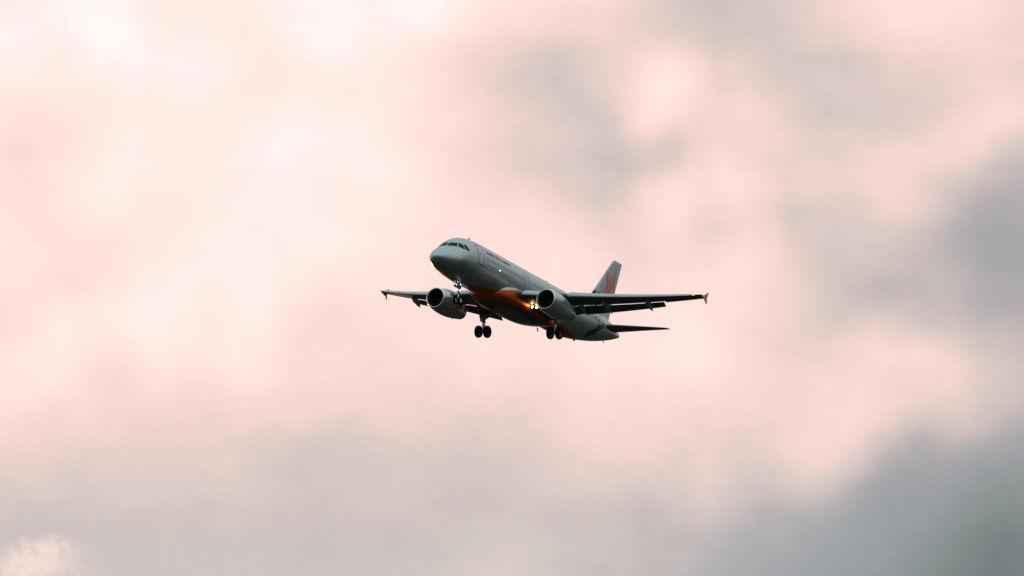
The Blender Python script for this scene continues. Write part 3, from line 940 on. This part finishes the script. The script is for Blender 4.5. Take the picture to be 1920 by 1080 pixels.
for y, z, r in ((-.20, -2.18, .085), (.20, -2.16, .10), (-.20, -2.74, .085)):
    bm = bmesh.new()
    revolve(bm, [(0, r), (.02, r * 1.15), (.08, r * 1.1), (.14, r * .5)], (4.98, y, z), (1, 0, 0), 16, cap1=True)
    ho = build('taxi_light', bm, M['strut'], gear)
    bm = bmesh.new()
    revolve(bm, [(-.03, .001), (-.022, r * .6), (0, r * .96)], (4.98, y, z), (1, 0, 0), 16)
    build('lamp_lens', bm, M['lamp'], ho)
for s in (-1, 1):
    bm = bmesh.new()
    pts = [(4.55, -1.98), (5.95, -2.02), (5.85, -2.42), (4.75, -2.42)]
    loft(bm, [[Vector((x, s * (.33 + d + .12 * (-2.0 - z)), z)) for x, z in pts] for d in (0, .03)])
    build('gear_door', bm, M['silver'], gear, smooth=False)

# ---- fin
FL = [(1.2, 28.9, 35.15, .62), (1.9, 29.45, 35.22, .56), (3.5, 30.82, 35.55, .44), (5.5, 32.58, 36.00, .32), (7.2, 34.08, 36.45, .22), (7.62, 34.46, 36.56, .19), (7.80, 34.68, 36.60, .15), (7.89, 34.98, 36.62, .08)]


def foil_ring(le, te, th, n=36):
    up = [((1 - math.cos(math.pi * k / n)) / 2) for k in range(n + 1)]
    f = lambda x: 5 * (.2969 * math.sqrt(x) - .126 * x - .3516 * x * x + .2843 * x**3 - .1036 * x**4) * th
    a = [(le + (te - le) * x, f(x)) for x in reversed(up)]
    b = [(le + (te - le) * x, -f(x)) for x in up[1:-1]]
    return a + b


bm = bmesh.new()
loft(bm, [[Vector((x, y, z)) for x, y in foil_ring(le, te, th)] for z, le, te, th in FL])
bm.normal_update()
BFIN = BVHTree.FromBMesh(bm)
fin = build('tail_fin', bm, M['silver'], plane, angle=50)
tag(fin, 'silver tail fin with a two-tone pink and amber star')
bm2 = bmesh.new()
loft(bm2, [fus_ring(x) for x in xs if x > 26])
loft(bm2, [[Vector((x, y, z)) for x, y in foil_ring(le, te, th)] for z, le, te, th in FL])
bm2.normal_update()
BTAIL = BVHTree.FromBMesh(bm2); bm2.free()
for s in (-1, 1):
    for mt, poly in (('star_p', [(33.25, 6.52), (34.42, 5.96), (33.95, 4.1), (33.9, 2.95), (33.35, 3.95), (32.45, 4.25), (33.82, 5.25)]),
                     ('star_o', [(34.42, 5.96), (35.32, 6.78), (35.18, 5.28), (35.62, 4.45), (34.75, 3.85), (33.9, 2.95), (33.95, 4.1)])):
        bm = bmesh.new()
        side_patch(bm, poly, s, BFIN, .012, cuts=3)
        build('tail_star', bm, M[mt], fin, angle=0)
    bm = bmesh.new()
    side_patch(bm, [(34.45, 5.25), (35.08, 6.2), (34.68, 5.05), (34.25, 3.7)], s, BFIN, .020, cuts=2)
    build('star_streak', bm, M['star_s'], fin, angle=0)
    # the tall black initial running from the fin down the rear fuselage
    bm = bmesh.new()
    side_patch(bm, [(30.62, 3.33), (30.90, 3.58), (31.40, 4.09), (31.55, 3.72), (31.62, 3.35)], s, BTAIL, .014, cuts=2)
    build('livery_lettering', bm, M['black'], fus, angle=0)
    bm = bmesh.new()
    side_patch(bm, [(31.80, 3.78), (32.05, 4.03), (32.22, 3.88), (32.45, 3.3), (31.72, 3.3)], s, BTAIL, .014, cuts=2)
    build('livery_lettering', bm, M['black'], fus, angle=0)
    bm = bmesh.new()
    side_patch(bm, [(28.42, -1.38), (28.12, -1.28), (28.03, -1.08), (28.28, -.74), (28.85, -.55), (29.41, -.36), (29.62, -.12), (29.70, .15), (31.25, .38), (31.30, .06), (30.12, -.10), (30.08, -.45), (29.79, -.84), (29.32, -1.16), (28.85, -1.32)], s, BTAIL, .014, cuts=2)
    build('livery_lettering', bm, M['black'], fus, angle=0)
    bm = bmesh.new()
    side_patch(bm, [(30.4, 1.30), (31.1, 1.22), (31.7, 1.55), (31.9, 1.80), (31.2, 1.88), (30.6, 1.78)], s, BTAIL, .014, cuts=2)
    build('livery_lettering', bm, M['black'], fus, angle=0)
    bm = bmesh.new()
    for poly in ([(28.75, .72), (29.25, .68), (29.45, .36), (28.95, .33)], [(29.6, .66), (30.3, .60), (30.25, .34), (29.75, .33)], [(30.6, .60), (31.5, .56), (31.35, .44), (30.55, .42)]):
        side_patch(bm, poly, s, BTAIL, .014, cuts=2)
        build('livery_accent', bm, M['text'], fus, angle=0)
        bm = bmesh.new()
    bm.free()
    bm = bmesh.new()
    side_patch(bm, [(28.3, .94), (29.9, .85), (31.7, .71), (31.7, .63), (29.9, .76), (28.4, .86)], s, BTAIL, .014, cuts=2)
    build('livery_accent', bm, M['star_o'], fus, angle=0)
bm = bmesh.new()           # rudder hinge line and hinge fairings
for s in (-1, 1):
    strip(bm, [(33.95, 1.95), (34.55, 4.0), (35.05, 5.8), (35.50, 7.55)], .035, s, BFIN, .018, closed=False)
for z in (2.6, 4.2, 5.8, 7.0):
    te = np.interp(z, [r[0] for r in FL], [r[2] for r in FL])
    box(bm, (te + .03, 0, z), .10, .03, .03)
build('rudder_hinge', bm, M['frame'], fin, angle=0)

# ---- tailplane
for s in (-1, 1):
    bm = bmesh.new()
    T = [(.5, 31.35, 34.95, .46, .50), (1.1, 31.85, 35.05, .60, .42), (3.5, 33.75, 35.7, .96, .26), (5.9, 35.62, 36.38, 1.30, .12), (6.12, 35.9, 36.44, 1.33, .09), (6.22, 36.2, 36.47, 1.345, .04)]
    ax_ = []
    for y, le, te, z, th in T:
        ax_.append([Vector((x, s * y, z + h)) for x, h in foil_ring(le, te, th)])
    loft(bm, ax_)
    bm.normal_update()
    BT = BVHTree.FromBMesh(bm)
    tp = build('tailplane', bm, M['wing'], plane, angle=50)
    bm = bmesh.new()
    for up in (-1, 1):
        prev = None
        for k in range(12):
            y = 1.2 + 4.6 * k / 11; xh = 34.1 + (35.95 - 34.1) * (y - 1.2) / 4.6
            cur = [bm.verts.new(onto(BT, (xh + d, s * y, 3 * up + 1), (0, 0, -up), .006)) for d in (-.02, .02)]
            if prev: bm.faces.new((prev[0], prev[1], cur[1], cur[0]))
            prev = cur
    build('elevator_hinge', bm, M['line'], tp, angle=0)
